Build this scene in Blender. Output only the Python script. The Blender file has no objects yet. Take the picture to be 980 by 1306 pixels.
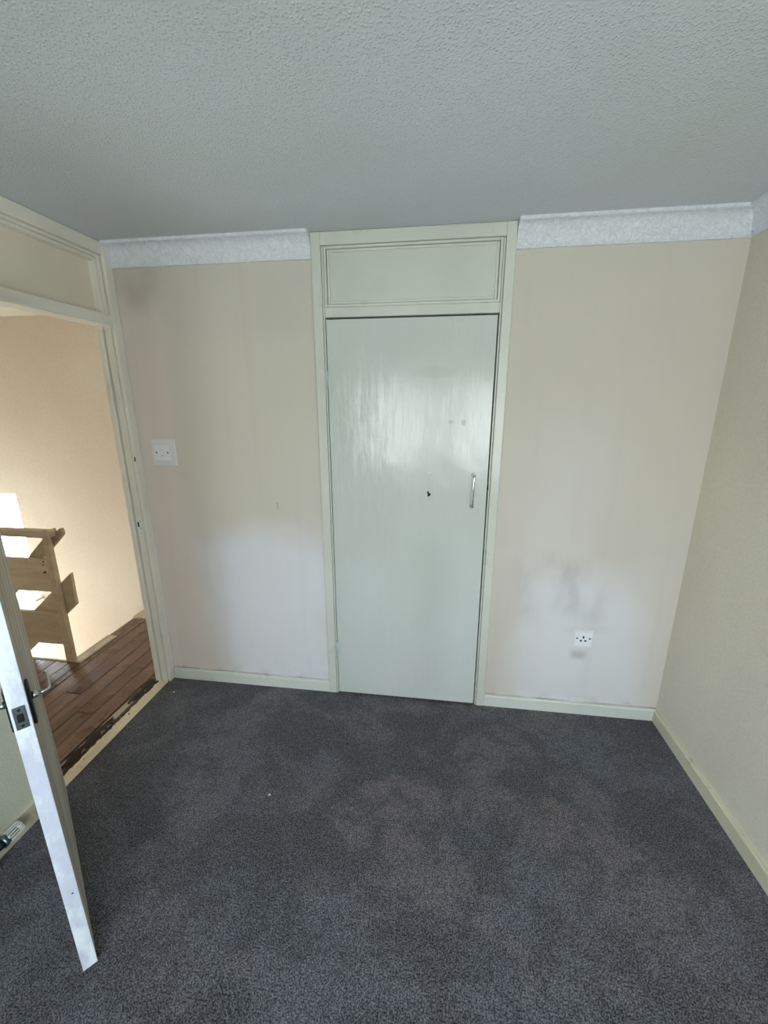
import bpy, bmesh, math, random
from mathutils import Vector, Matrix
random.seed(4)
C = bpy.context.scene.collection
S = bpy.context.scene

# ------------------------------------------------------------------ camera
RX, RY, RZ = map(math.radians, (74.921, 0.139, 7.586))
cam = bpy.data.cameras.new('camera'); cam_o = bpy.data.objects.new('camera', cam); C.objects.link(cam_o)
cam_o.location = (0.5245, -1.9766, 1.6230); cam_o.rotation_euler = (RX, RY, RZ)
cam.sensor_fit = 'VERTICAL'; cam.sensor_height = 24; cam.lens = 521.88 / 1306 * 24; cam.clip_start = 0.02
S.camera = cam_o
S.view_settings.view_transform = 'Standard'; S.view_settings.look = 'None'
S.view_settings.gamma = 1; S.view_settings.use_curve_mapping = False
S.view_settings.exposure = 1.1

# ------------------------------------------------------------------ sky: overcast, darker towards the ground
SKY = 9.0
w = bpy.data.worlds.new('sky'); S.world = w; w.use_nodes = True
nt = w.node_tree; nt.nodes.clear()
out = nt.nodes.new('ShaderNodeOutputWorld'); bg = nt.nodes.new('ShaderNodeBackground')
tc = nt.nodes.new('ShaderNodeTexCoord'); sp = nt.nodes.new('ShaderNodeSeparateXYZ')
ra = nt.nodes.new('ShaderNodeValToRGB')
mr = nt.nodes.new('ShaderNodeMapRange'); mr.inputs['From Min'].default_value = -1; mr.inputs['From Max'].default_value = 1
nt.links.new(tc.outputs['Generated'], sp.inputs[0]); nt.links.new(sp.outputs['Z'], mr.inputs['Value'])
nt.links.new(mr.outputs[0], ra.inputs[0]); nt.links.new(ra.outputs[0], bg.inputs[0]); nt.links.new(bg.outputs[0], out.inputs[0])
ra.color_ramp.elements[0].position = 0.0; ra.color_ramp.elements[0].color = (.60, .64, .62, 1)
ra.color_ramp.elements[1].position = 1.0; ra.color_ramp.elements[1].color = (.84, .93, 1.10, 1)
e = ra.color_ramp.elements.new(0.49); e.color = (.69, .70, .71, 1)
e = ra.color_ramp.elements.new(0.58); e.color = (.90, .94, 1.02, 1)
bg.inputs['Strength'].default_value = SKY

# window openings: (x0,x1,z0,z1) in wall y=YF for the room
YF = -3.25
ROOM_WIN = [(-0.36, 0.38, 0.80, 1.84), (0.62, 1.58, 0.80, 1.84)]  # pier between the openings is added to block light in the middle
STAIR_WIN = (-3.75, -3.0, -0.06, 0.885)          # in landing wall y=YL
YL = 0.95
ADDED_WEST_WIN = (-0.65, 0.85, -1.7, 0.75)             # y0,y1,z0,z1 in wall x=XW; unseen window, added to light the landing wall
XW = -4.3

def portal(name, loc, rot, sx, sy):
    l = bpy.data.lights.new(name, 'AREA'); l.shape = 'RECTANGLE'; l.size = sx; l.size_y = sy
    l.cycles.is_portal = True
    o = bpy.data.objects.new(name, l); C.objects.link(o); o.location = loc; o.rotation_euler = rot
for (x0, x1, z0, z1) in ROOM_WIN:
    portal('window_portal', ((x0+x1)/2, YF-0.16, (z0+z1)/2), (math.radians(90), 0, 0), x1-x0, z1-z0)
x0, x1, z0, z1 = STAIR_WIN
portal('window_portal', ((x0+x1)/2, YL+0.2, (z0+z1)/2), (math.radians(-90), 0, 0), x1-x0, z1-z0)
y0, y1, z0, z1 = ADDED_WEST_WIN
portal('window_portal', (XW-0.2, (y0+y1)/2, (z0+z1)/2), (math.radians(90), 0, math.radians(-90)), y1-y0, z1-z0)

# ------------------------------------------------------------------ materials
def lin(c):
    return tuple(((v/12.92) if v <= .04045 else ((v+.055)/1.055)**2.4) for v in [a/255 for a in c]) + (1,)

class NT:
    def __init__(s, name):
        s.m = bpy.data.materials.new(name); s.m.use_nodes = True; s.t = s.m.node_tree; s.t.nodes.clear()
        s.out = s.n('ShaderNodeOutputMaterial'); s.b = s.n('ShaderNodeBsdfPrincipled'); s.l(s.b.outputs[0], s.out.inputs[0])
        s.pos = s.n('ShaderNodeNewGeometry').outputs['Position']
    def n(s, t, **k):
        x = s.t.nodes.new(t)
        for a, b in k.items(): setattr(x, a, b)
        return x
    def l(s, a, b): s.t.links.new(a, b)
    def setv(s, sock, v):
        if isinstance(v, bpy.types.NodeSocket): s.l(v, sock)
        else: sock.default_value = v
    def math(s, op, a, b=0.0, c=None, clamp=False):
        x = s.n('ShaderNodeMath', operation=op, use_clamp=clamp); s.setv(x.inputs[0], a); s.setv(x.inputs[1], b)
        if c is not None: s.setv(x.inputs[2], c)
        return x.outputs[0]
    def noise(s, scale, detail=3, rough=.5, vec=None, stretch=None, off=(0, 0, 0), dist=0):
        mp = s.n('ShaderNodeMapping'); s.l(vec or s.pos, mp.inputs[0]); mp.inputs['Location'].default_value = off
        if stretch: mp.inputs['Scale'].default_value = stretch
        x = s.n('ShaderNodeTexNoise'); x.inputs['Scale'].default_value = scale; x.inputs['Detail'].default_value = detail
        x.inputs['Roughness'].default_value = rough; x.inputs['Distortion'].default_value = dist
        s.l(mp.outputs[0], x.inputs['Vector']); return x.outputs['Fac']
    def ramp(s, v, a, b, lo=0.0, hi=1.0):
        x = s.n('ShaderNodeMapRange', interpolation_type='SMOOTHSTEP'); s.setv(x.inputs['Value'], v)
        x.inputs['From Min'].default_value = a; x.inputs['From Max'].default_value = b
        x.inputs['To Min'].default_value = lo; x.inputs['To Max'].default_value = hi; return x.outputs[0]
    def mix(s, f, a, b, mode='MIX'):
        x = s.n('ShaderNodeMix', data_type='RGBA', blend_type=mode); s.setv(x.inputs[0], f); s.setv(x.inputs[6], a); s.setv(x.inputs[7], b)
        return x.outputs[2]
    def bump(s, h, strength, dist=.01, prev=None):
        x = s.n('ShaderNodeBump'); x.inputs['Strength'].default_value = strength; x.inputs['Distance'].default_value = dist
        s.l(h, x.inputs['Height'])
        if prev: s.l(prev, x.inputs['Normal'])
        s.l(x.outputs[0], s.b.inputs['Normal']); return x.outputs[0]
    def fin(s, col, rough=.5, metal=0, spec=.5):
        s.setv(s.b.inputs['Base Color'], col); s.setv(s.b.inputs['Roughness'], rough); s.b.inputs['Metallic'].default_value = metal
        s.b.inputs['Specular IOR Level'].default_value = spec; return s.m
    def sep(s):
        x = s.n('ShaderNodeSeparateXYZ'); s.l(s.pos, x.inputs[0]); return x.outputs
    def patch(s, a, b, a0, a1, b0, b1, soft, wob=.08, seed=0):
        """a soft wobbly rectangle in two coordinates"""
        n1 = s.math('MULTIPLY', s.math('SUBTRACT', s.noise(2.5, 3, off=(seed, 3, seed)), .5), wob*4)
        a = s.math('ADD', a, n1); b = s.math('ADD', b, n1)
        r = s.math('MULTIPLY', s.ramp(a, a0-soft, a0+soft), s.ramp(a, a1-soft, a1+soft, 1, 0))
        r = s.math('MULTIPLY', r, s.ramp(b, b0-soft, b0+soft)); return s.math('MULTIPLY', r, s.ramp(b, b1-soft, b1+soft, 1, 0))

def plain(name, c, rough=.5, metal=0, var=.04, scale=20, bump=0, bscale=300):
    m = NT(name); col = lin(c); dark = tuple(x*(1-var*3) for x in col[:3]) + (1,)
    cc = m.mix(m.noise(scale, 4), dark, col)
    if bump: m.bump(m.noise(bscale, 2), bump, .002)
    return m.fin(cc, rough, metal)

def gloss_paint(name, c, rough=.3, grime=.12, stretch=(30, 30, 1.5)):
    m = NT(name); col = lin(c)
    cc = m.mix(m.ramp(m.noise(2.2, 4), .35, .7), col, tuple(x*.9 for x in col[:3]) + (1,))
    cc = m.mix(m.math('MULTIPLY', m.ramp(m.noise(6, 6, .65), .56, .72), grime), cc, lin((120, 108, 84)))
    b = m.bump(m.noise(1, 2, stretch=stretch), .35, .0015)
    m.bump(m.noise(14, 2), .25, .003, b)
    return m.fin(cc, m.ramp(m.noise(5, 3), .3, .7, rough-.04, rough+.08))

def door_mat():
    m = NT('pale_green_gloss_door')
    c = m.mix(m.ramp(m.noise(1.3, 3, stretch=(2, 2, .7)), .35, .65), lin((200, 206, 199)), lin((205, 209, 205)))
    f = m.noise(11, 3, off=(2, 0, 1), stretch=(1, 1, .6)); x, y, z = m.sep()
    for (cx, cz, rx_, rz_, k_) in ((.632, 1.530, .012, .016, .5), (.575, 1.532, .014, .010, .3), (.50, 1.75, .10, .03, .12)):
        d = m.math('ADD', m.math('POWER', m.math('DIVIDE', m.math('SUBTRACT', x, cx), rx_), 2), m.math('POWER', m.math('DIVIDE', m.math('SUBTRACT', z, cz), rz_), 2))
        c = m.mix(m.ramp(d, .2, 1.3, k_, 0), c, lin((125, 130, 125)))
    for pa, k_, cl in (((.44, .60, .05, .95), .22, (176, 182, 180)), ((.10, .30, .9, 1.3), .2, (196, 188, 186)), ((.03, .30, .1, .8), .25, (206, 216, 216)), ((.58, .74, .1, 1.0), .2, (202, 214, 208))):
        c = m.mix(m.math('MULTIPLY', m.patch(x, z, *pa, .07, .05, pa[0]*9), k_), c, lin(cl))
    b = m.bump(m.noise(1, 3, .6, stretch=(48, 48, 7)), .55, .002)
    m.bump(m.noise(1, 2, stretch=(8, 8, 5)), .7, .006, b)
    return m.fin(c, .20, 0, .48)

def wall_mat():
    m = NT('emulsion_wall'); x, y, z = m.sep()
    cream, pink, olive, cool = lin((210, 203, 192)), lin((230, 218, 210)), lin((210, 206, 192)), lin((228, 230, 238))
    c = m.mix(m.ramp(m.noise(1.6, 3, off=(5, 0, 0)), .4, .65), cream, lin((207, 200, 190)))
    c = m.mix(m.math('MULTIPLY', m.patch(x, z, -1.1, -.80, -.1, 2.15, .09, .03), .8), c, pink)  # pinkish band, also lightened to offset the shade of the open leaf
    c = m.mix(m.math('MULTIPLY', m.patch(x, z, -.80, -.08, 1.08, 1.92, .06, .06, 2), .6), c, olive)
    c = m.mix(m.math('MULTIPLY', m.patch(x, z, -.72, .0, -.3, .92, .15, .10, 4), .7), c, cool)  # cool paint patch, raised to carry the stronger light low down
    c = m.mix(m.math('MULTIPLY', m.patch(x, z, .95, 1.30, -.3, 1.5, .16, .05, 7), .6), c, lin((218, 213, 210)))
    c = m.mix(m.math('MULTIPLY', m.patch(x, z, .95, 1.6, -.3, .75, .16, .08, 9), .6), c, cool)  # cool patch again, brighter light near the floor put into the colour
    c = m.mix(m.math('MULTIPLY', m.patch(x, z, .75, .93, -.3, .8, .06, .06, 11), .5), c, lin((203, 192, 186)))
    # scuffs above and below the socket
    sc = m.ramp(m.noise(6, 4, .5, stretch=(1, 1, .5)), .35, .7)
    f = m.math('MULTIPLY', m.patch(x, z, .94, 1.32, .50, .86, .07, .06, 13), sc)
    c = m.mix(m.math('MULTIPLY', f, .30), c, lin((120, 116, 112)))
    f = m.patch(x, z, 1.24, 1.31, .33, .375, .02, .01, 15); c = m.mix(m.math('MULTIPLY', f, .35), c, lin((120, 118, 112)))
    f = m.patch(x, z, 1.20, 1.40, .495, .51, .03, .03, 16); c = m.mix(m.math('MULTIPLY', f, .16), c, lin((130, 128, 120)))
    f = m.patch(x, z, -1.02, -.88, 2.03, 2.2, .07, .09, 19); c = m.mix(m.math('MULTIPLY', f, .45), c, lin((170, 155, 146)))
    st = m.ramp(m.noise(1, 4, stretch=(14, 14, .8)), .52, .75); c = m.mix(m.math('MULTIPLY', st, .05), c, lin((150, 140, 125)))
    low = m.math('MULTIPLY', m.ramp(z, .065, .13, 1, 0), m.ramp(m.noise(12, 4), .45, .65)); c = m.mix(m.math('MULTIPLY', low, .22), c, lin((150, 130, 115)))
    ln = m.math('MULTIPLY', m.ramp(z, .068, .074, 1, 0), m.ramp(m.noise(5, 4, stretch=(1, 1, .1)), .35, .6)); c = m.mix(m.math('MULTIPLY', ln, .75), c, lin((95, 82, 72)))
    m.bump(m.noise(180, 3), .22, .002)
    return m.fin(c, .75, 0, .3)

def side_wall_mat(name, base, alt):
    m = NT(name)
    c = m.mix(m.ramp(m.noise(1.2, 3), .35, .65), lin(base), lin(alt))
    c = m.mix(m.math('MULTIPLY', m.ramp(m.noise(150, 2), .4, .7), .12), c, lin((130, 125, 110)))
    m.bump(m.noise(130, 3, .6), .55, .003)
    return m.fin(c, .65, 0, .35)

def ceiling_mat():
    m = NT('stippled_ceiling')
    c = m.mix(m.ramp(m.noise(1.1, 3), .35, .65), lin((204, 210, 213)), lin((210, 216, 223)))
    v = m.n('ShaderNodeTexVoronoi'); v.inputs['Scale'].default_value = 120; m.l(m.pos, v.inputs['Vector'])
    h = m.math('ADD', m.math('MULTIPLY', m.ramp(v.outputs['Distance'], 0, .55, 1, 0), .6), m.noise(150, 3, .6))
    m.bump(h, .8, .003)
    return m.fin(c, .6, 0, .4)

def carpet_mat():
    m = NT('carpet_pile')
    base, warm, dark, blue = lin((100, 100, 106)), lin((122, 108, 106)), lin((42, 41, 43)), lin((88, 96, 106))
    x, y, z = m.sep()
    wn = m.ramp(m.noise(2.2, 4, off=(2, 1, 0)), .40, .56)
    c = m.mix(m.math('MULTIPLY', m.patch(x, y, -.6, 1.4, -.95, .2, .25, .1, 3), wn), base, warm)
    c = m.mix(m.ramp(m.noise(1.7, 4, off=(7, 3, 0)), .46, .60, 0, .6), c, blue)
    c = m.mix(m.ramp(m.noise(2.4, 6, .7, off=(1, 9, 0), dist=.4), .46, .58, 0, .85), c, dark)
    c = m.mix(m.ramp(m.noise(6, 5, .7, off=(4, 4, 0), dist=.3), .47, .60, 0, .7), c, dark)
    c = m.mix(m.ramp(m.noise(16, 4, .7, off=(2, 4, 0)), .50, .64, 0, .4), c, dark)
    c = m.mix(m.ramp(m.noise(3.6, 5, .7, off=(11, 2, 0)), .55, .68, 0, .45), c, lin((136, 126, 126)))
    f = m.noise(210, 3, .75); g = m.noise(75, 4, .65, stretch=(1, .7, 1))
    c = m.mix(m.ramp(f, .40, .60), m.mix(.7, c, (0.003, .003, .004, 1)), m.mix(.27, c, lin((205, 205, 215))))
    c = m.mix(m.ramp(g, .38, .58, .45, 0), c, m.mix(.75, c, (0.004, .004, .005, 1)))
    m.bump(m.math('ADD', f, m.math('MULTIPLY', g, .8)), .8, .006)
    m.b.inputs['Sheen Weight'].default_value = .15
    return m.fin(c, .95, 0, .1)

def wood_mat(name, c1, c2, stretch=(14, 1.2, 14), rough=.35, dirt=.3):
    m = NT(name)
    oi = m.n('ShaderNodeObjectInfo'); add = m.n('ShaderNodeVectorMath', operation='ADD'); m.l(m.pos, add.inputs[0])
    cb = m.n('ShaderNodeCombineXYZ'); r = m.math('MULTIPLY', oi.outputs['Random'], 40); m.l(r, cb.inputs[0]); m.l(r, cb.inputs[1])
    m.l(cb.outputs[0], add.inputs[1]); v = add.outputs[0]
    g = m.noise(1.6, 5, .6, vec=v, stretch=stretch, dist=.6)
    c = m.mix(m.ramp(g, .35, .65), lin(c1), lin(c2))
    c = m.mix(m.ramp(m.noise(9, 6, .7, vec=v), .52, .72, 0, dirt), c, lin((40, 27, 20)))
    hs = m.n('ShaderNodeHueSaturation'); m.l(c, hs.inputs['Color']); m.l(m.math('MULTIPLY_ADD', oi.outputs['Random'], .35, .82), hs.inputs['Value'])
    m.bump(g, .25, .002)
    return m.fin(hs.outputs[0], m.ramp(m.noise(7, 4, vec=v), .3, .7, rough-.08, rough+.2))

def edge_mat():
    m = NT('window_lit_door_edge')
    c = m.mix(m.ramp(m.noise(9, 6, .65, stretch=(1, 1, .5)), .42, .62), lin((236, 243, 250)), lin((204, 209, 226)))  # blue-white window light put into the edge colour, with mottling
    m.bump(m.noise(20, 3), .2, .002); return m.fin(c, .5)

def face_mat():
    m = NT('worn_door_face')
    c = m.mix(m.ramp(m.noise(1, 5, .6, stretch=(26, 26, 1.3)), .35, .7), lin((206, 202, 190)), lin((132, 126, 114)))
    c = m.mix(m.ramp(m.noise(1, 6, .7, stretch=(50, 50, 1.0), off=(3, 3, 3)), .60, .70, 0, .4), c, lin((208, 200, 184)))
    m.bump(m.noise(1, 3, stretch=(40, 40, 2)), .3, .002); return m.fin(c, .5)

def cove_mat():
    m = NT('embossed_coving_paper'); n = m.noise(42, 4, .62, dist=1.6)
    c = m.mix(m.ramp(n, .35, .65), lin((222, 226, 234)), lin((238, 241, 246)))
    m.bump(n, 1, .008); return m.fin(c, .45)

def glass_mat():
    m = NT('window_glass'); tr = m.n('ShaderNodeBsdfTransparent'); gl = m.n('ShaderNodeBsdfGlossy'); gl.inputs['Roughness'].default_value = .02
    tr.inputs[0].default_value = (.95, .98, .97, 1); mx = m.n('ShaderNodeMixShader')
    mx.inputs[0].default_value = .05; m.l(tr.outputs[0], mx.inputs[1]); m.l(gl.outputs[0], mx.inputs[2]); m.l(mx.outputs[0], m.out.inputs[0]); return m.m

M = dict(
    wall=wall_mat(), ceiling=ceiling_mat(), carpet=carpet_mat(), cove=cove_mat(), glass=glass_mat(), edge=edge_mat(), face=face_mat(),
    right=side_wall_mat('woodchip_wall', (228, 223, 205), (222, 214, 200)),
    left=side_wall_mat('left_wall_paint', (206, 207, 190), (198, 200, 186)),
    hall=side_wall_mat('landing_wall_paint', (226, 214, 196), (221, 205, 186)),
    hallceil=plain('landing_ceiling_paint', (225, 215, 198), .7, bump=.4, bscale=100),
    trim=gloss_paint('cream_gloss_woodwork', (213, 215, 205), .3, .06),
    trimw=gloss_paint('white_gloss_skirting', (220, 223, 216), .35, .3, (1.5, 30, 30)),
    trimy=gloss_paint('dusty_cream_skirting', (214, 209, 186), .5, .45, (30, 1.5, 30)),
    door=door_mat(),
    leftframe=gloss_paint('worn_cream_door_frame', (236, 232, 220), .35, .10),
    panel=gloss_paint('beige_panel_paint', (234, 223, 205), .5, .05),
    frieze=gloss_paint('cream_panel_paint', (208, 211, 201), .35, .04, (2, 30, 30)),
    rail=wood_mat('painted_balustrade_board', (208, 189, 160), (194, 173, 142), (1.2, 10, 10), .55, .18),
    board=wood_mat('stained_floorboard', (122, 94, 76), (96, 71, 56), (14, 1.0, 14), .3, .4),
    rawwood=wood_mat('bare_pale_wood', (204, 192, 172), (178, 162, 138), (14, 1.2, 14), .6, .25),
    thresh=wood_mat('painted_threshold', (226, 213, 186), (212, 196, 168), (12, 1.2, 12), .5, .2),
    chrome=plain('chrome', (205, 210, 212), .18, 1, .02), steel=plain('dull_zinc', (150, 165, 172), .38, 1, .08),
    dark=plain('tarnished_dark_metal', (60, 74, 84), .42, .9, .08), plastic=plain('white_plastic', (242, 244, 248), .25, 0, .01),
    plasticw=plain('patress_plastic', (234, 234, 236), .45, 0, .02), hole=plain('dark_recess', (14, 15, 16), .8, 0, 0),
    grime=plain('damp_debris', (74, 66, 55), .95, 0, .15, 60, .6, 200), upvc=plain('white_upvc', (235, 240, 240), .3, 0, .01),
    radiator=plain('radiator_enamel', (225, 226, 218), .3, 0, .01), tread=plain('stair_paint', (150, 130, 104), .6),
    grout=plain('closet_dark_wall', (90, 88, 80), .8), filler=plain('white_filler', (222, 226, 222), .5), hingep=gloss_paint('painted_hinge', (190, 202, 200), .3, .1),
)

# ------------------------------------------------------------------ mesh helpers
def tagit(o, label=None, cat=None, group=None, kind=None):
    for k, v in (('label', label), ('category', cat), ('group', group), ('kind', kind)):
        if v: o[k] = v
    return o

def link(name, bm, mat, parent=None, smooth=False, origin=None, label=None):
    """bm in the parent's frame when the parent is turned, otherwise in world space"""
    bmesh.ops.recalc_face_normals(bm, faces=bm.faces[:])
    off = Vector((0, 0, 0))
    if parent is not None and not parent.get('local'):
        q = parent
        while q is not None and not q.get('local'): off = off + q.location; q = q.parent
    if origin is not None: o0 = Vector(origin)
    else:
        vs = [v.co for v in bm.verts]
        o0 = Vector([(min(v[i] for v in vs)+max(v[i] for v in vs))/2 for i in range(3)])
        o0.z = min(v.z for v in vs)
    bmesh.ops.translate(bm, verts=bm.verts[:], vec=-o0)
    me = bpy.data.meshes.new(name); bm.to_mesh(me); bm.free()
    me.materials.append(M[mat] if isinstance(mat, str) else mat)
    if smooth:
        for p in me.polygons: p.use_smooth = True
    o = bpy.data.objects.new(name, me); C.objects.link(o)
    inloc = parent is not None and in_local(parent)
    if parent is not None: o.parent = parent
    if inloc:
        acc = Vector((0, 0, 0)); q = parent
        while q is not None and not q.get('local'): acc = acc + q.location; q = q.parent
        o.location = o0 - acc
    else: o.location = o0 - off
    if label: o['label'] = label
    return o

def in_local(q):
    while q is not None:
        if q.get('local'): return True
        q = q.parent
    return False

def empty(name, loc, label=None, cat=None, group=None, rz=0, kind=None):
    o = bpy.data.objects.new(name, None); C.objects.link(o); o.location = loc; o.rotation_euler = (0, 0, rz); o.empty_display_size = .1
    return tagit(o, label, cat, group, kind)

def add_box(bm, x0, x1, y0, y1, z0, z1, bev=0, seg=1):
    vs = [bm.verts.new((x, y, z)) for x in (x0, x1) for y in (y0, y1) for z in (z0, z1)]
    fs = [bm.faces.new([vs[i] for i in f]) for f in ((0, 1, 3, 2), (4, 6, 7, 5), (0, 4, 5, 1), (2, 3, 7, 6), (0, 2, 6, 4), (1, 5, 7, 3))]
    if bev:
        es = list({e for f in fs for e in f.edges})
        bmesh.ops.bevel(bm, geom=es, offset=bev, segments=seg, affect='EDGES', profile=.5)
    return bm
def bx(x0, x1, y0, y1, z0, z1, bev=0, seg=1): return add_box(bmesh.new(), x0, x1, y0, y1, z0, z1, bev, seg)

def add_cyl(bm, p0, p1, r0, r1=None, n=16, caps=True):
    r1 = r0 if r1 is None else r1; p0, p1 = Vector(p0), Vector(p1); d = (p1-p0); L = d.length
    q = d.to_track_quat('Z', 'Y').to_matrix().to_4x4(); mt = Matrix.Translation((p0+p1)/2) @ q
    bmesh.ops.create_cone(bm, cap_ends=caps, segments=n, radius1=r0, radius2=r1, depth=L, matrix=mt); return bm
def cyl(*a, **k): return add_cyl(bmesh.new(), *a, **k)

def tube(pts, r, n=10):
    bm = bmesh.new(); pts = [Vector(p) for p in pts]; rings = []
    for i, p in enumerate(pts):
        t = (pts[min(i+1, len(pts)-1)]-pts[max(i-1, 0)]).normalized(); u = t.orthogonal().normalized() if i == 0 else (uu - t*uu.dot(t)).normalized()
        uu = u; v = t.cross(u)
        rings.append([bm.verts.new(p+(u*math.cos(2*math.pi*k/n)+v*math.sin(2*math.pi*k/n))*r) for k in range(n)])
    for a, b in zip(rings, rings[1:]):
        for k in range(n): bm.faces.new((a[k], a[(k+1) % n], b[(k+1) % n], b[k]))
    bm.faces.new(rings[0][::-1]); bm.faces.new(rings[-1]); return bm

def prism(poly, axis, a, b, bm=None):
    """poly of 2-D points extruded along axis; axis 'x': poly=(y,z), 'y': poly=(x,z), 'z': poly=(x,y)"""
    bm = bm or bmesh.new()
    def P(u, v, w_): return {'x': (w_, u, v), 'y': (u, w_, v), 'z': (u, v, w_)}[axis]
    A = [bm.verts.new(P(u, v, a)) for u, v in poly]; B = [bm.verts.new(P(u, v, b)) for u, v in poly]; n = len(poly)
    bm.faces.new(A[::-1]); bm.faces.new(B)
    for i in range(n): bm.faces.new((A[i], A[(i+1) % n], B[(i+1) % n], B[i]))
    return bm

def st(name, bm, mat, label, cat, **k): return tagit(link(name, bm, mat, **k), label, cat, kind='structure')

# ------------------------------------------------------------------ setting: the room
H = 2.33; XR = 1.698; XP = -1.045; XB = -1.12        # right wall, left partition (room face, landing face)
T = .12
# floor slab: level carpet with a ragged cut edge along the threshold
def carpet():
    bm = bmesh.new(); xs_edge = []
    n = 90; ys = [YF + (0-YF)*i/n for i in range(n+1)]
    top = []
    for y in ys:
        xe = -1.054 + (random.random()-.5)*.010 + .004*math.sin(y*19) if y > -.84 else XP
        top.append((bm.verts.new((xe, y, 0)), bm.verts.new((XR, y, 0)), bm.verts.new((xe, y, -.012)), bm.verts.new((XR, y, -.012))))
    for a, b in zip(top, top[1:]):
        bm.faces.new((a[0], a[1], b[1], b[0])); bm.faces.new((a[2], b[2], b[3], a[3])); bm.faces.new((a[0], b[0], b[2], a[2])); bm.faces.new((a[1], a[3], b[3], b[1]))
    a = top[0]; bm.faces.new((a[0], a[2], a[3], a[1])); a = top[-1]; bm.faces.new((a[0], a[1], a[3], a[2])); return bm
st('floor', carpet(), 'carpet', 'worn dark grey fitted carpet covering the bedroom floor', 'carpet floor')
st('floor', bx(XP-.0105, XR, YF, .7, -.08, -.0125), 'grout', 'bare subfloor under the grey carpet and the closet', 'floor')
st('ceiling', bx(XB, XR+T, YF-T, .1, H, H+.1), 'ceiling', 'grey stippled plaster ceiling of the bedroom', 'ceiling')

FL, FR = -.058, .814                                     # closet frame outer edges
st('wall_back', bx(-1.045, FL+.005, 0, .10, 0, H), 'wall', 'stained cream wall between the open doorway and the closet', 'wall')
st('wall_back', bx(FR-.005, XR, 0, .10, 0, H), 'wall', 'scuffed cream wall right of the closet door', 'wall')
st('wall_right', bx(XR, XR+T, YF-T, .1, -.08, H), 'right', 'plain beige textured wall on the right side', 'wall')
st('wall_left', bx(XB, XP, YF, -.875, -.08, H), 'left', 'pale green cream wall behind the open door leaf', 'wall')

# closet recess
b = bx(FL, FR, .62, .66, 0, H)
add_box(b, FL-.04, FL, .10, .66, 0, H); add_box(b, FR, FR+.04, .10, .66, 0, H); add_box(b, FL, FR, .10, .62, 2.3, H)
st('wall_closet', b, 'grout', 'dark inside walls of the closet behind the pale door', 'wall')

# front wall (behind the camera) with its window split by an added pier
def wall_with_holes_y(y0, y1, x0, x1, z0, z1, holes):
    bm = bmesh.new(); xs = sorted({x0, x1, *[h[0] for h in holes], *[h[1] for h in holes]}); zs = sorted({z0, z1, *[h[2] for h in holes], *[h[3] for h in holes]})
    for a, b_ in zip(xs, xs[1:]):
        for c, d in zip(zs, zs[1:]):
            mx, mz = (a+b_)/2, (c+d)/2
            if any(h[0] < mx < h[1] and h[2] < mz < h[3] for h in holes): continue
            add_box(bm, a, b_, y0, y1, c, d)
    return bm
st('wall_front', wall_with_holes_y(YF-T, YF, XB, XR, -.08, H, ROOM_WIN), 'left', 'plain cream window wall opposite the closet', 'wall')

def window_y(num, y, s, rect, label, toplight=None):
    """s=+1: the room lies towards -y of the pane, s=-1: towards +y"""
    x0, x1, z0, z1 = rect; r = empty('window_%d' % num, ((x0+x1)/2, y, z0), label, 'window', kind='structure')
    f = .05
    bm = bx(x0, x0+f, y-.03, y+.03, z0, z1, .004); add_box(bm, x1-f, x1, y-.03, y+.03, z0, z1, .004)
    add_box(bm, x0+f, x1-f, y-.03, y+.03, z0, z0+f, .004); add_box(bm, x0+f, x1-f, y-.03, y+.03, z1-f, z1, .004)
    link('window_frame', bm, 'upvc', r)
    if toplight:
        link('transom_bar', bx(x0+f, x1-f, y-.026, y+.026, toplight-.02, toplight+.02, .004), 'upvc', r)
    link('pane', bx(x0+f-.01, x1-f+.01, y-.003, y+.003, z0+f-.01, z1-f+.01), 'glass', r)
    link('window_sill', bx(x0-.03, x1+.03, min(y-s*.03, y-s*.17), max(y-s*.03, y-s*.17), z0-.022, z0-.001, .004), 'upvc', r)
    return r
window_y(1, YL+.10, 1, STAIR_WIN, 'bright white framed window beyond the landing balustrade, far left', .80)
window_y(2, YF-.08, -1, ROOM_WIN[0], 'bedroom window behind the camera, on the doorway side', 1.50)
window_y(3, YF-.08, -1, ROOM_WIN[1], 'bedroom window behind the camera, on the side away from the doorway', 1.50)

# coving on the back wall and right wall
def cove_profile(steps=7):
    d, h = .062, .099                                     # out on the ceiling, down the wall
    pts = [(0, 0), (-d, 0), (-d, -.011), (-d+.006, -.014)]
    for i in range(1, steps):
        t = i/steps*math.pi/2
        pts.append((-.012-(d-.018)*(1-math.sin(t)), -.014-(h-.026)*(1-math.cos(t))))
    pts += [(-.010, -h+.009), (-.010, -h), (0, -h)]; return pts
pf = [(a, H+b_) for a, b_ in cove_profile()]
st('trim_1', prism(pf, 'x', -1.03, FL-.001), 'cove', 'white embossed coving above the light switch, left of the closet', 'coving')
bm = bmesh.new(); A = [bm.verts.new((FR+.001, y, z)) for y, z in pf]; B = [bm.verts.new((XR+y, y, z)) for y, z in pf]; D = [bm.verts.new((XR+y, YF, z)) for y, z in pf]
n = len(pf)
for P_, Q_ in ((A, B),):
    for i in range(n): bm.faces.new((P_[i], P_[(i+1) % n], Q_[(i+1) % n], Q_[i]))
bm.faces.new(A[::-1]); bm.faces.new(B)
st('trim_2', bm, 'cove', 'white embossed coving right of the closet frame', 'coving')
bm = bmesh.new(); B = [bm.verts.new((XR+y, y, z)) for y, z in pf]; D = [bm.verts.new((XR+y, YF, z)) for y, z in pf]
for i in range(n): bm.faces.new((B[i], B[(i+1) % n], D[(i+1) % n], D[i]))
bm.faces.new(B[::-1]); bm.faces.new(D)
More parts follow.
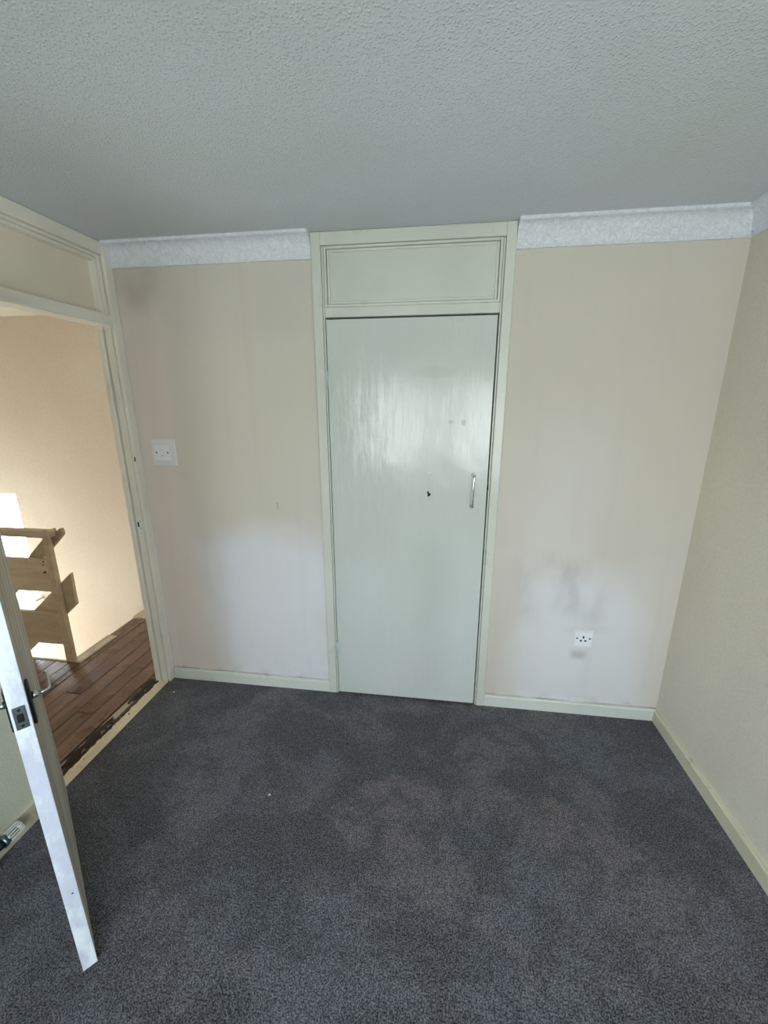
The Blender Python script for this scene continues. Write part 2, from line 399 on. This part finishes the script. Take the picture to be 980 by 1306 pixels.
st('trim_3', bm, 'cove', 'white embossed coving running along the right hand wall', 'coving')

# skirting boards
def skirt_prof(t, h): return [(0, 0), (-t, 0), (-t, h-.006), (-t+.005, h), (0, h)]
st('baseboard_back', prism(skirt_prof(.016, .066), 'x', -1.027, FL-.001), 'trimw', 'white skirting board under the light switch wall', 'skirting board')
st('baseboard_back', prism(skirt_prof(.016, .066), 'x', FR+.001, XR), 'trimw', 'white skirting board under the socket wall', 'skirting board')
b = prism([(XR+a, z) for a, z in skirt_prof(.018, .068)], 'y', YF, -.017)
st('baseboard_right', b, 'trimy', 'dusty cream skirting board along the right wall', 'skirting board')
st('baseboard_left', prism([(XP-a, z) for a, z in skirt_prof(.015, .09)], 'y', YF, -.876), 'trimy', 'cream skirting board behind the open door leaf', 'skirting board')

# ------------------------------------------------------------------ closet door with its frame and fanlight panel
d1 = empty('door_1', (.38, 0, 0), 'pale green gloss painted closet door with long pull handle and panel above', 'closet door', kind='structure')
FY = -.020
def fr(name, *a, mat='trim', **k): return link(name, bx(*a, k.pop('bev', .0025), 1), mat, d1, **k)
fr('door_post', FL, -.014, FY, .10, 0, H-.001)
fr('door_post', .772, FR, FY, .10, 0, H-.001)
fr('frame_head', -.0139, .7719, FY, .10, 2.277, H-.001)
fr('lining_strip', -.0125, -.0045, FY+.005, .10, 0, 2.275, bev=.0015)
fr('lining_strip', .7635, .7705, FY+.005, .10, 0, 2.275, bev=.0015)
fr('transom_rail', -.004, .763, FY+.003, .10, 1.990, 2.032)
for i, (inn, yy) in enumerate(((0, FY+.004), (.013, FY+.008))):   # two stepped beads round the panel
    x0, x1, z0, z1 = -.003+inn*1.05, .762-inn*1.05, 2.0325+inn, 2.2755-inn; wd = .0115
    fr('bead', x0, x0+wd, yy, .06, z0, z1, bev=.002); fr('bead', x1-wd, x1, yy, .06, z0, z1, bev=.002)
    fr('bead', x0+wd, x1-wd, yy, .06, z1-wd, z1, bev=.002); fr('bead', x0+wd, x1-wd, yy, .06, z0, z0+wd, bev=.002)
link('fanlight_panel', bx(.022, .737, FY+.013, .055, 2.056, 2.252), 'frieze', d1, label='flat cream panel above the door')
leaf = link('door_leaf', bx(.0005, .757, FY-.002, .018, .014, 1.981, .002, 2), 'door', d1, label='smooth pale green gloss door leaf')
# pull handle
hx = .690; pts = [(hx+.002, FY-.002, 1.288), (hx+.002, FY-.022, 1.288)]
for i in range(7):
    t = i/6*math.pi/2; pts.append((hx+.002, FY-.022-.012*math.sin(t), 1.288-.012*(1-math.cos(t))))
for i in range(7):
    t = i/6*math.pi/2; pts.append((hx, FY-.022-.012*math.cos(t), 1.146-.012*math.sin(t)))
pts.append((hx, FY-.002, 1.134))
hd = link('handle', tube(pts, .0055, 12), 'chrome', d1, smooth=True, label='slim chrome pull handle')
for z in (1.288, 1.134): link('rosette', cyl((hx+.001, FY-.002, z), (hx+.001, FY-.006, z), .0105, .009, 20), 'steel', hd, smooth=False)
for z0, z1 in ((1.682, 1.766), (.240, .338)):
    hg = link('hinge', bx(-.013, .010, FY-.0035, FY+.003, z0, z1, .001), 'hingep', d1)
    link('knuckle', cyl((-.002, FY-.004, z0), (-.002, FY-.004, z1), .0045, n=12), 'hingep', hg, smooth=True)
    for zz in (z0+.015, z1-.015): link('screw', cyl((.006, FY-.003, zz), (.006, FY-.005, zz), .003, n=10), 'hingep', hg)
# damaged spots on the leaf: a torn hole and a patch of filler
bm = prism([(.474, 1.200), (.480, 1.205), (.484, 1.196), (.490, 1.192), (.492, 1.185), (.484, 1.178), (.476, 1.176), (.478, 1.186)], 'y', FY-.0026, FY+.002)
link('torn_hole', bm, 'hole', d1, label='small dark torn hole in the paint')
bm = bmesh.new(); bmesh.ops.create_uvsphere(bm, u_segments=16, v_segments=8, radius=1, matrix=Matrix.Translation((.487, FY-.002, 1.290)) @ Matrix.Diagonal((.012, .0015, .011, 1)))
link('filler_patch', bm, 'filler', d1, smooth=True, label='dab of white filler')
link('latch_mark', bx(.7565, .7640, FY-.001, FY+.004, 1.214, 1.240, .002), 'hole', d1, label='dark chip in the frame edge beside the latch')

# ------------------------------------------------------------------ left doorway: frame and open leaf
d2 = empty('door_2', (-1.07, -.43, 0), 'cream painted doorway to the landing with its door leaf standing open', 'doorway', kind='structure')
def f2(name, *a, mat='leftframe', **k): return link(name, bx(*a, k.pop('bev', .0025), 1), mat, d2, **k)
YA, YB = -.048, -.818                                     # reveal faces
XA = -1.030                                               # architrave face
# far post: architrave strip, hairline gap, lining, stop
f2('architrave', -1.0475, XA, YA-.002, -.001, 0, H-.001)
f2('door_post', XB, -1.0500, YA+.012, -.001, 0, 1.972)
f2('door_lining', -1.0890, -1.0530, YA, YA+.0115, 0, 1.972)
f2('door_stop', XB-.004, -1.0945, YA-.010, YA+.0115, 0, 1.972)
f2('door_post', XB, -1.0500, YA+.008, -.001, 2.022, H-.001)
# near post
f2('architrave', -1.0475, XA, YB-.055, YB+.002, 0, H-.001)
f2('door_post', XB, -1.0500, -.874, YB, 0, 1.972)
f2('door_stop', XB-.004, -1.0935, YB+.0005, YB+.016, 0, 1.972)
f2('door_post', XB, -1.0500, -.874, YB-.008, 2.022, H-.001)
# head, rail
f2('frame_head', XB, -1.034, YB+.0025, YA-.0025, 2.275, H-.001)
f2('transom_rail', XB, -1.032, YB+.0025, YA-.0025, 1.973, 2.021)
for inn, xx in ((0, -1.046), (.014, -1.056)):
    y0, y1, z0, z1 = YB+.003+inn, YA-.003-inn, 2.0215, 2.2745-inn; wd = .0135
    a = -1.105
    f2('bead', a, xx, y0, y0+wd, z0, z1, bev=.002); f2('bead', a, xx, y1-wd, y1, z0, z1, bev=.002)
    f2('bead', a, xx, y0+wd, y1-wd, z1-wd, z1, bev=.002)
link('fanlight_panel', bx(-1.104, -1.088, YB+.02, YA-.02, 2.0215, 2.256), 'panel', d2, label='plain beige panel filling the fanlight')
# keeper plate
kp = link('strike_plate', bx(-1.079, -1.0465, YA-.0035, YA-.0005, .957, 1.010, .001), 'plasticw', d2, label='small pale strike plate')
link('latch_hole', bx(-1.0775, -1.069, YA-.0045, YA-.001, .972, .999), 'hole', kp)
for zz in (.963, 1.004): link('screw', cyl((-1.060, YA-.0035, zz), (-1.060, YA-.005, zz), .003, n=10), 'steel', kp)
link('paint_chip', prism([(-1.036, 1.325), (-1.030, 1.330), (-1.0295, 1.348), (-1.034, 1.352), (-1.0375, 1.338)], 'y', YA-.0035, YA-.001), 'board', d2, label='brown chip of missing paint')
# threshold
bm = bmesh.new(); n = 60; rows = []
for i in range(n+1):
    y = YB + (YA+.0-YB)*i/n
    xo = -1.108+(random.random()-.5)*.009; xi = -1.046
    rows.append([bm.verts.new(p) for p in ((xo, y, -.012), (xo+.003, y, .008), (xi, y, .008), (xi, y, -.012))])
for a, b_ in zip(rows, rows[1:]):
    for k in range(4): bm.faces.new((a[k], a[(k+1) % 4], b_[(k+1) % 4], b_[k]))
bm.faces.new(rows[0]); bm.faces.new(rows[-1][::-1])
bmesh.ops.translate(bm, verts=bm.verts[:], vec=(0, 0, -.006))
tr_ = link('threshold', bm, 'thresh', d2, label='pale painted threshold strip')
for yy in (-.33, -.62):
    link('nail', cyl((-1.088+random.uniform(-.01, .01), yy, .001), (-1.088, yy, .0035), .003, n=8), 'dark', tr_)

# open leaf: local frame, x from the hinge to the free edge, y out of the landing-side face
pin = Vector((-1.0105, -.785, 0)); fe = Vector((-.4385, -1.2655, 0))
ang = math.atan2(fe.y-pin.y, fe.x-pin.x); Wl = (fe-pin).length
lf = empty('door_leaf', (0, 0, 0)); lf.parent = d2; lf.location = pin - d2.location; lf.rotation_euler = (0, 0, ang); lf['local'] = 1
lf['label'] = 'open door leaf with bluish white edge towards the camera'
TH = .035
link('panel', bx(.0, Wl-.0015, -TH+.0005, 0, .010, 1.968, .001), 'face', lf)
link('leading_edge', bx(Wl-.0014, Wl, -TH, .0004, .010, 1.968, .0008), 'edge', lf, label='edge strip with bluish white window light in its colour')
zc = .893
lk = link('lock_plate', bx(Wl, Wl+.0018, -.0300, -.0055, zc-.031, zc+.031, .001), 'steel', lf, label='zinc latch plate')
link('latch_hole', bx(Wl+.0012, Wl+.0024, -.0240, -.0120, zc-.011, zc+.011, .002), 'hole', lk)
for z in (zc-.022, zc+.022): link('screw', cyl((Wl+.0012, -.018, z), (Wl+.0028, -.018, z), .0035, n=12), 'dark', lk)
for s, base in ((1, 0.0004), (-1, -TH)):
    # lever handle on each side of the leaf
    hroot = link('handle', bx(Wl-.070, Wl-.034, min(base, base+s*.007), max(base, base+s*.007), zc-.055, zc+.060, .003, 2), 'dark', lf, label='dark backplate with chrome lever')
    cx = Wl-.052
    link('spindle_neck', cyl((cx, base+s*.006, zc+.018), (cx, base+s*.020, zc+.018), .010, .008, 16), 'chrome', hroot, smooth=True)
    p = [(cx, base+s*.018, zc+.018), (cx, base+s*.034, zc+.018), (cx-.003, base+s*.040, zc+.018), (cx-.010, base+s*.043, zc+.018), (cx-.045, base+s*.043, zc+.020), (cx-.085, base+s*.042, zc+.019), (cx-.095, base+s*.038, zc+.018)]
    link('lever', tube(p, .0038, 12), 'chrome', hroot, smooth=True)
    for z in (zc-.045, zc+.050): link('screw', cyl((cx, base+s*.006, z), (cx, base+s*.0085, z), .004, n=10), 'steel', hroot)
for z in (.2, 1.7):
    link('hinge', bx(-.004, .002, -TH+.002, -.004, z, z+.09, .001), 'hingep', lf)
link('nail_hole', cyl((Wl-.0005, -.013, .305), (Wl+.0006, -.013, .305), .0025, n=10), 'hole', lf)

# ------------------------------------------------------------------ switch, socket
sw = empty('light_switch', (-.9, 0, 1.37), 'white square light switch on a pale surround beside the doorway', 'light switch')
link('surround', bx(-.966, -.830, -.004, 0.0, 1.300, 1.438, .002), 'plasticw', sw, label='flat off-white finger plate')
pl = link('faceplate', bx(-.944, -.858, -.0135, -.0065, 1.327, 1.413, .002, 2), 'plastic', sw)
link('shadow_gap', bx(-.9405, -.8615, -.0066, -.0039, 1.3305, 1.4095), 'dark', sw)  # dark slab coloured as the shade behind the plate
rk = link('rocker', prism([(-.0125, 1.356), (-.0155, 1.358), (-.0205, 1.386), (-.0125, 1.388)], 'x', -.9075, -.8935), 'plastic', sw)
bevel = rk.modifiers.new('bevel', 'BEVEL'); bevel.width = .0012; bevel.segments = 2
link('rocker_recess', bx(-.9082, -.8928, -.0140, -.0120, 1.3535, 1.3562, .0003), 'steel', sw)
for x in (-.932, -.870): link('screw', cyl((x, -.0132, 1.370), (x, -.0146, 1.370), .0040, n=14), 'dark', sw)

so = empty('wall_socket', (1.287, 0, .45), 'single three-pin white wall socket set low in the right hand panel of wall', 'electrical socket')
bm = bx(1.2395, 1.3335, -.0035, 0, .400, .494, .001)
link('back_box', bm, 'plasticw', so)
link('faceplate', bx(1.244, 1.329, -.0115, -.0035, .4045, .4895, .004, 3), 'plastic', so)
for nme, xa, za, w_, h_ in (('pin_slot', 1.2865, .4610, .0042, .0065), ('pin_slot', 1.2755, .441, .0055, .0042), ('pin_slot', 1.2975, .441, .0055, .0042)):
    link(nme, bx(xa-w_, xa+w_, -.0121, -.0110, za-h_/1.0, za+h_/1.0, .0005), 'hole', so)
for x in (1.256, 1.3175): link('screw', cyl((x, -.0112, .4545), (x, -.0128, .4545), .0045, n=14), 'dark', so)

# hairline scratch on the wall, plaster crumbs on the carpet
link_o = link('trim_4', prism([(-.302, 1.118), (-.3005, 1.120), (-.2975, 1.080), (-.2990, 1.078)], 'y', -.0008, .001), 'dark')
tagit(link_o, 'short dark vertical gouge in the wall between light switch and closet', 'wall mark', kind='structure')
crumbs = [(-.146, -.679, .0055, 'white crumb of plaster lying alone on the carpet in front of the doorway'),
          (-.953, -.138, .0050, 'white crumb on the carpet close to the skirting beside the door post')]
for x, y, r, lb in crumbs:
    bm = bmesh.new(); bmesh.ops.create_icosphere(bm, subdivisions=2, radius=r)
    for v in bm.verts: v.co *= random.uniform(.75, 1.15); v.co.z *= .6
    bmesh.ops.translate(bm, verts=bm.verts[:], vec=(x, y, r*.45))
    tagit(link('plaster_crumb', bm, 'filler'), lb, 'debris', 'plaster crumbs on the carpet')

# ------------------------------------------------------------------ radiator with thermostatic valve on the left wall
rad = empty('radiator', (-.98, -1.6, 0), 'white radiator with ribbed thermostatic valve low on the left wall', 'radiator')
bm = bx(-1.000, -.985, -2.05, -1.15, .12, .62, .006, 2)
link('back_panel', bm, 'radiator', rad)
bm = bmesh.new()
for i in range(22):
    y = -2.03+i*.0395; add_box(bm, -.985, -.972, y, y+.026, .14, .60, .004)
link('front_flutes', bm, 'radiator', rad)
link('bracket', bx(XP+.001, -1.0, -1.30, -1.27, .2, .5), 'radiator', rad); link('bracket', bx(XP+.001, -1.0, -1.95, -1.92, .2, .5), 'radiator', rad)
vx, vz = -.998, .082
vb = link('valve_body', cyl((vx, -1.075, vz), (vx, -1.048, vz), .015, .018, 16), 'dark', rad, smooth=True)
link('elbow', tube([(vx, -1.07, vz), (vx, -1.09, vz), (vx, -1.11, vz+.02), (vx+.005, -1.12, vz+.06), (vx+.005, -1.15, vz+.075)], .010, 12), 'steel', rad, smooth=True)
link('supply_pipe', cyl((vx, -1.085, 0), (vx, -1.085, vz), .0075, n=12), 'radiator', rad, smooth=True)
hdv = link('valve_head', cyl((vx, -1.044, vz), (vx, -1.000, vz), .0175, .0175, 28), 'steel', rad, smooth=True, label='white ribbed thermostatic valve head')
link('collar', cyl((vx, -1.052, vz), (vx, -1.042, vz), .022, .022, 28), 'steel', hdv, smooth=True)
for k in range(14):
    a = 2*math.pi*k/14; c_, s_ = math.cos(a), math.sin(a)
    link('rib', cyl((vx+c_*.0215, -1.034, vz+s_*.0215), (vx+c_*.0200, -.985, vz+s_*.0200), .0030, .0026, 8), 'radiator', hdv)
link('valve_cap', cyl((vx, -1.0, vz), (vx, -.982, vz), .0185, .0165, 24), 'radiator', hdv, smooth=True)

# ------------------------------------------------------------------ landing
XS, YS = -1.80, .045                                      # top nosing of the stairs, edge of the landing
HZ = 2.245; YH = -2.2
fl = empty('floor', (-1.5, -.6, 0), 'brown stained bare floorboards of the landing beyond the doorway', 'wooden floor', kind='structure')
link('joist_deck', bx(XS, -1.0555, YH, YL, -.20, -.022), 'grout', fl)
link('joist_deck', bx(XW, XS, YH, YS, -.20, -.022), 'grout', fl)
x = XB-.062; k = 0
ws = [.099, .101, .098, .102, .099, .100, .0]
for k in range(6):
    x1 = x-.002; x0 = x-ws[k] if k < 5 else -1.728
    cuts = [YH] + sorted([random.uniform(-1.6, -1.2), random.uniform(-.35, .3) if k % 2 else random.uniform(-.9, -.5)]) + [YL]
    for a, b_ in zip(cuts, cuts[1:]):
        link('floorboard', bx(x0+.0012, x1, a+.001, b_-.001, -.021, random.uniform(-.0015, .001), .002), 'board', fl)
    x = x0
x = XS
while x > XW+.05:
    link('floorboard', bx(x-.099, x-.001, YH, YS-.003, -.021, random.uniform(-.001, .0005), .002), 'board', fl); x -= .1
link('floorboard', bx(-1.799, -1.729, YH, YS-.003, -.021, .0, .002), 'board', fl)
# nosing pieces at the head of the stairs, one length is missing
link('nosing', bx(-1.800, -1.722, YS, .355, -.030, .006, .003), 'rawwood', fl, label='bare pale nosing board')
link('nosing', bx(-1.790, -1.730, .357, .60, -.021, -.004, .002), 'board', fl, label='dark brown gap board')
link('nosing', bx(-1.800, -1.700, .602, YL, -.028, .010, .003), 'rawwood', fl, label='bare pale nosing board')
link('gripper_strip', prism([(-1.165, -.80), (-1.135, -.80), (-1.132, -.45), (-1.136, -.06), (-1.160, -.05), (-1.168, -.4)], 'z', -.020, .001), 'rawwood', fl, label='greyish worn gripper strip')
link('floorboard', bx(-1.181, XB-.001, YH, YL, -.021, -.004, .001), 'board', fl)
# remains of underlay along the threshold
for pts_ in ([(-1.128, -.06), (-1.15, -.045), (-1.17, -.06), (-1.18, -.10), (-1.155, -.15), (-1.16, -.20), (-1.15, -.26), (-1.135, -.24), (-1.126, -.15)],
             [(-1.126, -.38), (-1.15, -.36), (-1.16, -.40), (-1.165, -.43), (-1.18, -.49), (-1.15, -.55), (-1.17, -.62), (-1.15, -.70), (-1.126, -.72), (-1.13, -.55)]):
    bm = bmesh.new(); cx = sum(a for a, _ in pts_)/len(pts_); cy = sum(b_ for _, b_ in pts_)/len(pts_)
    N = 90; rim = []
    for i in range(N):
        t = i/N*len(pts_); a = pts_[int(t)]; b_ = pts_[(int(t)+1) % len(pts_)]; f_ = t-int(t)
        rim.append((a[0]*(1-f_)+b_[0]*f_+random.uniform(-.011, .011), a[1]*(1-f_)+b_[1]*f_+random.uniform(-.011, .011)))
    r0 = [bm.verts.new((a, b_, .0005)) for a, b_ in rim]; r1 = [bm.verts.new((cx+(a-cx)*.8, cy+(b_-cy)*.9, random.uniform(.001, .005))) for a, b_ in rim]; cc = bm.verts.new((cx, cy, .006))
    for i in range(N):
        j = (i+1) % N; bm.faces.new((r0[i], r0[j], r1[j], r1[i])); bm.faces.new((r1[i], r1[j], cc))
    link('underlay_remnant', bm, 'grime', fl, label='dark crumbled underlay remnant')

st('ceiling', bx(XW, XB, YH, YL+.1, HZ, HZ+.16), 'hallceil', 'cream ceiling over the landing and stairs', 'ceiling')
ZB = -2.4
st('wall_landing', wall_with_holes_y(YL, YL+.22, XW-.22, -.93, ZB, HZ+.16, [STAIR_WIN]), 'hall', 'bright cream wall rising beside the stairs beyond the landing', 'wall')
st('wall_landing', bx(-1.03, -.93, .1001, YL, -.3, HZ+.16), 'hall', 'cream return wall at the right end of the landing', 'wall')
st('wall_landing', bx(XW-.2, XB, YH-.1, YH, ZB, HZ+.16), 'hall', 'cream wall at the near end of the landing', 'wall')
bm = bmesh.new(); y0, y1, z0, z1 = ADDED_WEST_WIN
for a, b_, c, d in ((YH, y0, ZB, HZ+.16), (y1, YL, ZB, HZ+.16), (y0, y1, ZB, z0), (y0, y1, z1, HZ+.16)): add_box(bm, XW-.22, XW, a, b_, c, d)
st('wall_stairwell', bm, 'hall', 'cream wall at the foot of the stairs', 'wall')
r = empty('window_4', (XW-.12, (y0+y1)/2, z0), 'unseen tall stair window added to light the landing wall', 'window', kind='structure')
bm = bmesh.new()
for a, b_, c, d in ((y0, y0+.05, z0, z1), (y1-.05, y1, z0, z1), (y0+.05, y1-.05, z0, z0+.05), (y0+.05, y1-.05, z1-.05, z1)): add_box(bm, XW-.15, XW-.09, a, b_, c, d, .004)
link('window_frame', bm, 'upvc', r); link('pane', bx(XW-.123, XW-.117, y0+.04, y1-.04, z0+.04, z1-.04), 'glass', r)
# stairwell lower walls and floor
st('wall_stairwell', bx(XW, XS, YS-.10, YS-.004, ZB, -.201), 'hall', 'cream wall below the edge of the landing', 'wall')
st('wall_stairwell', bx(XS-.0, XS+.1, YS-.1, YL, ZB, -.2005), 'hall', 'cream wall below the head of the stairs', 'wall')
st('floor', bx(XW, XS, YS, YL, ZB-.1, ZB), 'tread', 'floor at the foot of the stairs', 'floor')
stc = empty('staircase', (-2.9, .5, ZB), 'painted wooden stairs descending from the landing along the bright wall', 'staircase')
for i in range(11):
    z = -.195*(i+1); xx = XS-.02-.215*i
    link('tread', bx(xx-.235, xx+.005, YS+.05, YL-.002, z-.03, z, .006), 'tread', stc)
    link('riser', bx(xx-.018, xx-.002, YS+.05, YL-.002, z, z+.165), 'tread', stc)
# fascia under the landing edge
st('trim_5', bx(XW, XS, YS-.003, YS+.010, -.2, .004), 'rawwood', 'cream fascia board at the edge of the landing under the balustrade', 'fascia board')

# balustrade along the landing and the flight
XN0, XN1, YN0, YN1 = -1.799, -1.765, .042, .0735
bal = empty('balustrade', ((XN0+XN1)/2, .06, 0), 'tan painted stair balustrade with newel post and wide horizontal boards', 'balustrade')
def bl(name, bm, label=None):
    return link(name, bm, 'rail', bal, label=label)
bm = bx(XN0, XN1, YN0, YN1, .0, .850, .003)
for v in bm.verts:
    if v.co.z < .05: v.co.x -= .030 if v.co.x < -1.78 else .010
bl('newel_post', bm, 'slim square tan newel post at the head of the stairs')
XE = -3.15
bl('handrail', bx(XE, -1.735, .024, .082, .851, .892, .004, 2), 'flat topped tan handrail')
bl('board', prism([(XE, .491), (XN0-.012, .491), (XN0-.003, .706), (XE, .706)], 'y', .050, .066))
bl('board', prism([(XE, .121), (XN0-.027, .121), (XN0-.017, .345), (XE, .345)], 'y', .050, .066))
bl('newel_post', bx(XE-.02, XE+.045, YN0, YN1, .0, .850, .004))
xr, xl, sl = -1.693, -3.9, .92
bt = lambda x_: .853 - (xr-x_)*sl
bm = prism([(xr-.006, bt(xr)), (xr, .872), (xr-.003, .893), (xr-.012, .897), (xr-.030, .878), (xr-.046, .868), (xr-.058, .880), (xr-.064, bt(xr-.064)+.10), (xl, bt(xl)+.10), (xl, bt(xl))], 'y', YN1+.0005, YN1+.026)
bl('handrail', bm, 'sloping tan handrail with a ragged sawn end')
bm = prism([(xr-.006, .401), (xr-.001, .612), (-3.3, .612-.855*1.606), (-3.3, .401-.855*1.606)], 'y', YN1+.0005, YN1+.020)
bl('board', bm, 'sloping board running down the flight')
for x_, z_, r_ in ((-1.838, .622, .007), (-1.850, .616, .005), (-1.842, .668, .004), (-1.836, .690, .005)):
    link('screw_hole', cyl((x_, .0488, z_), (x_, .0505, z_), r_, n=9), 'hole', bal)
for x_, r_ in ((-1.768, .008), (-1.752, .005)):
    link('screw_hole', cyl((x_, .04, .8905), (x_, .04, .8925), r_, n=9), 'hole', bal)
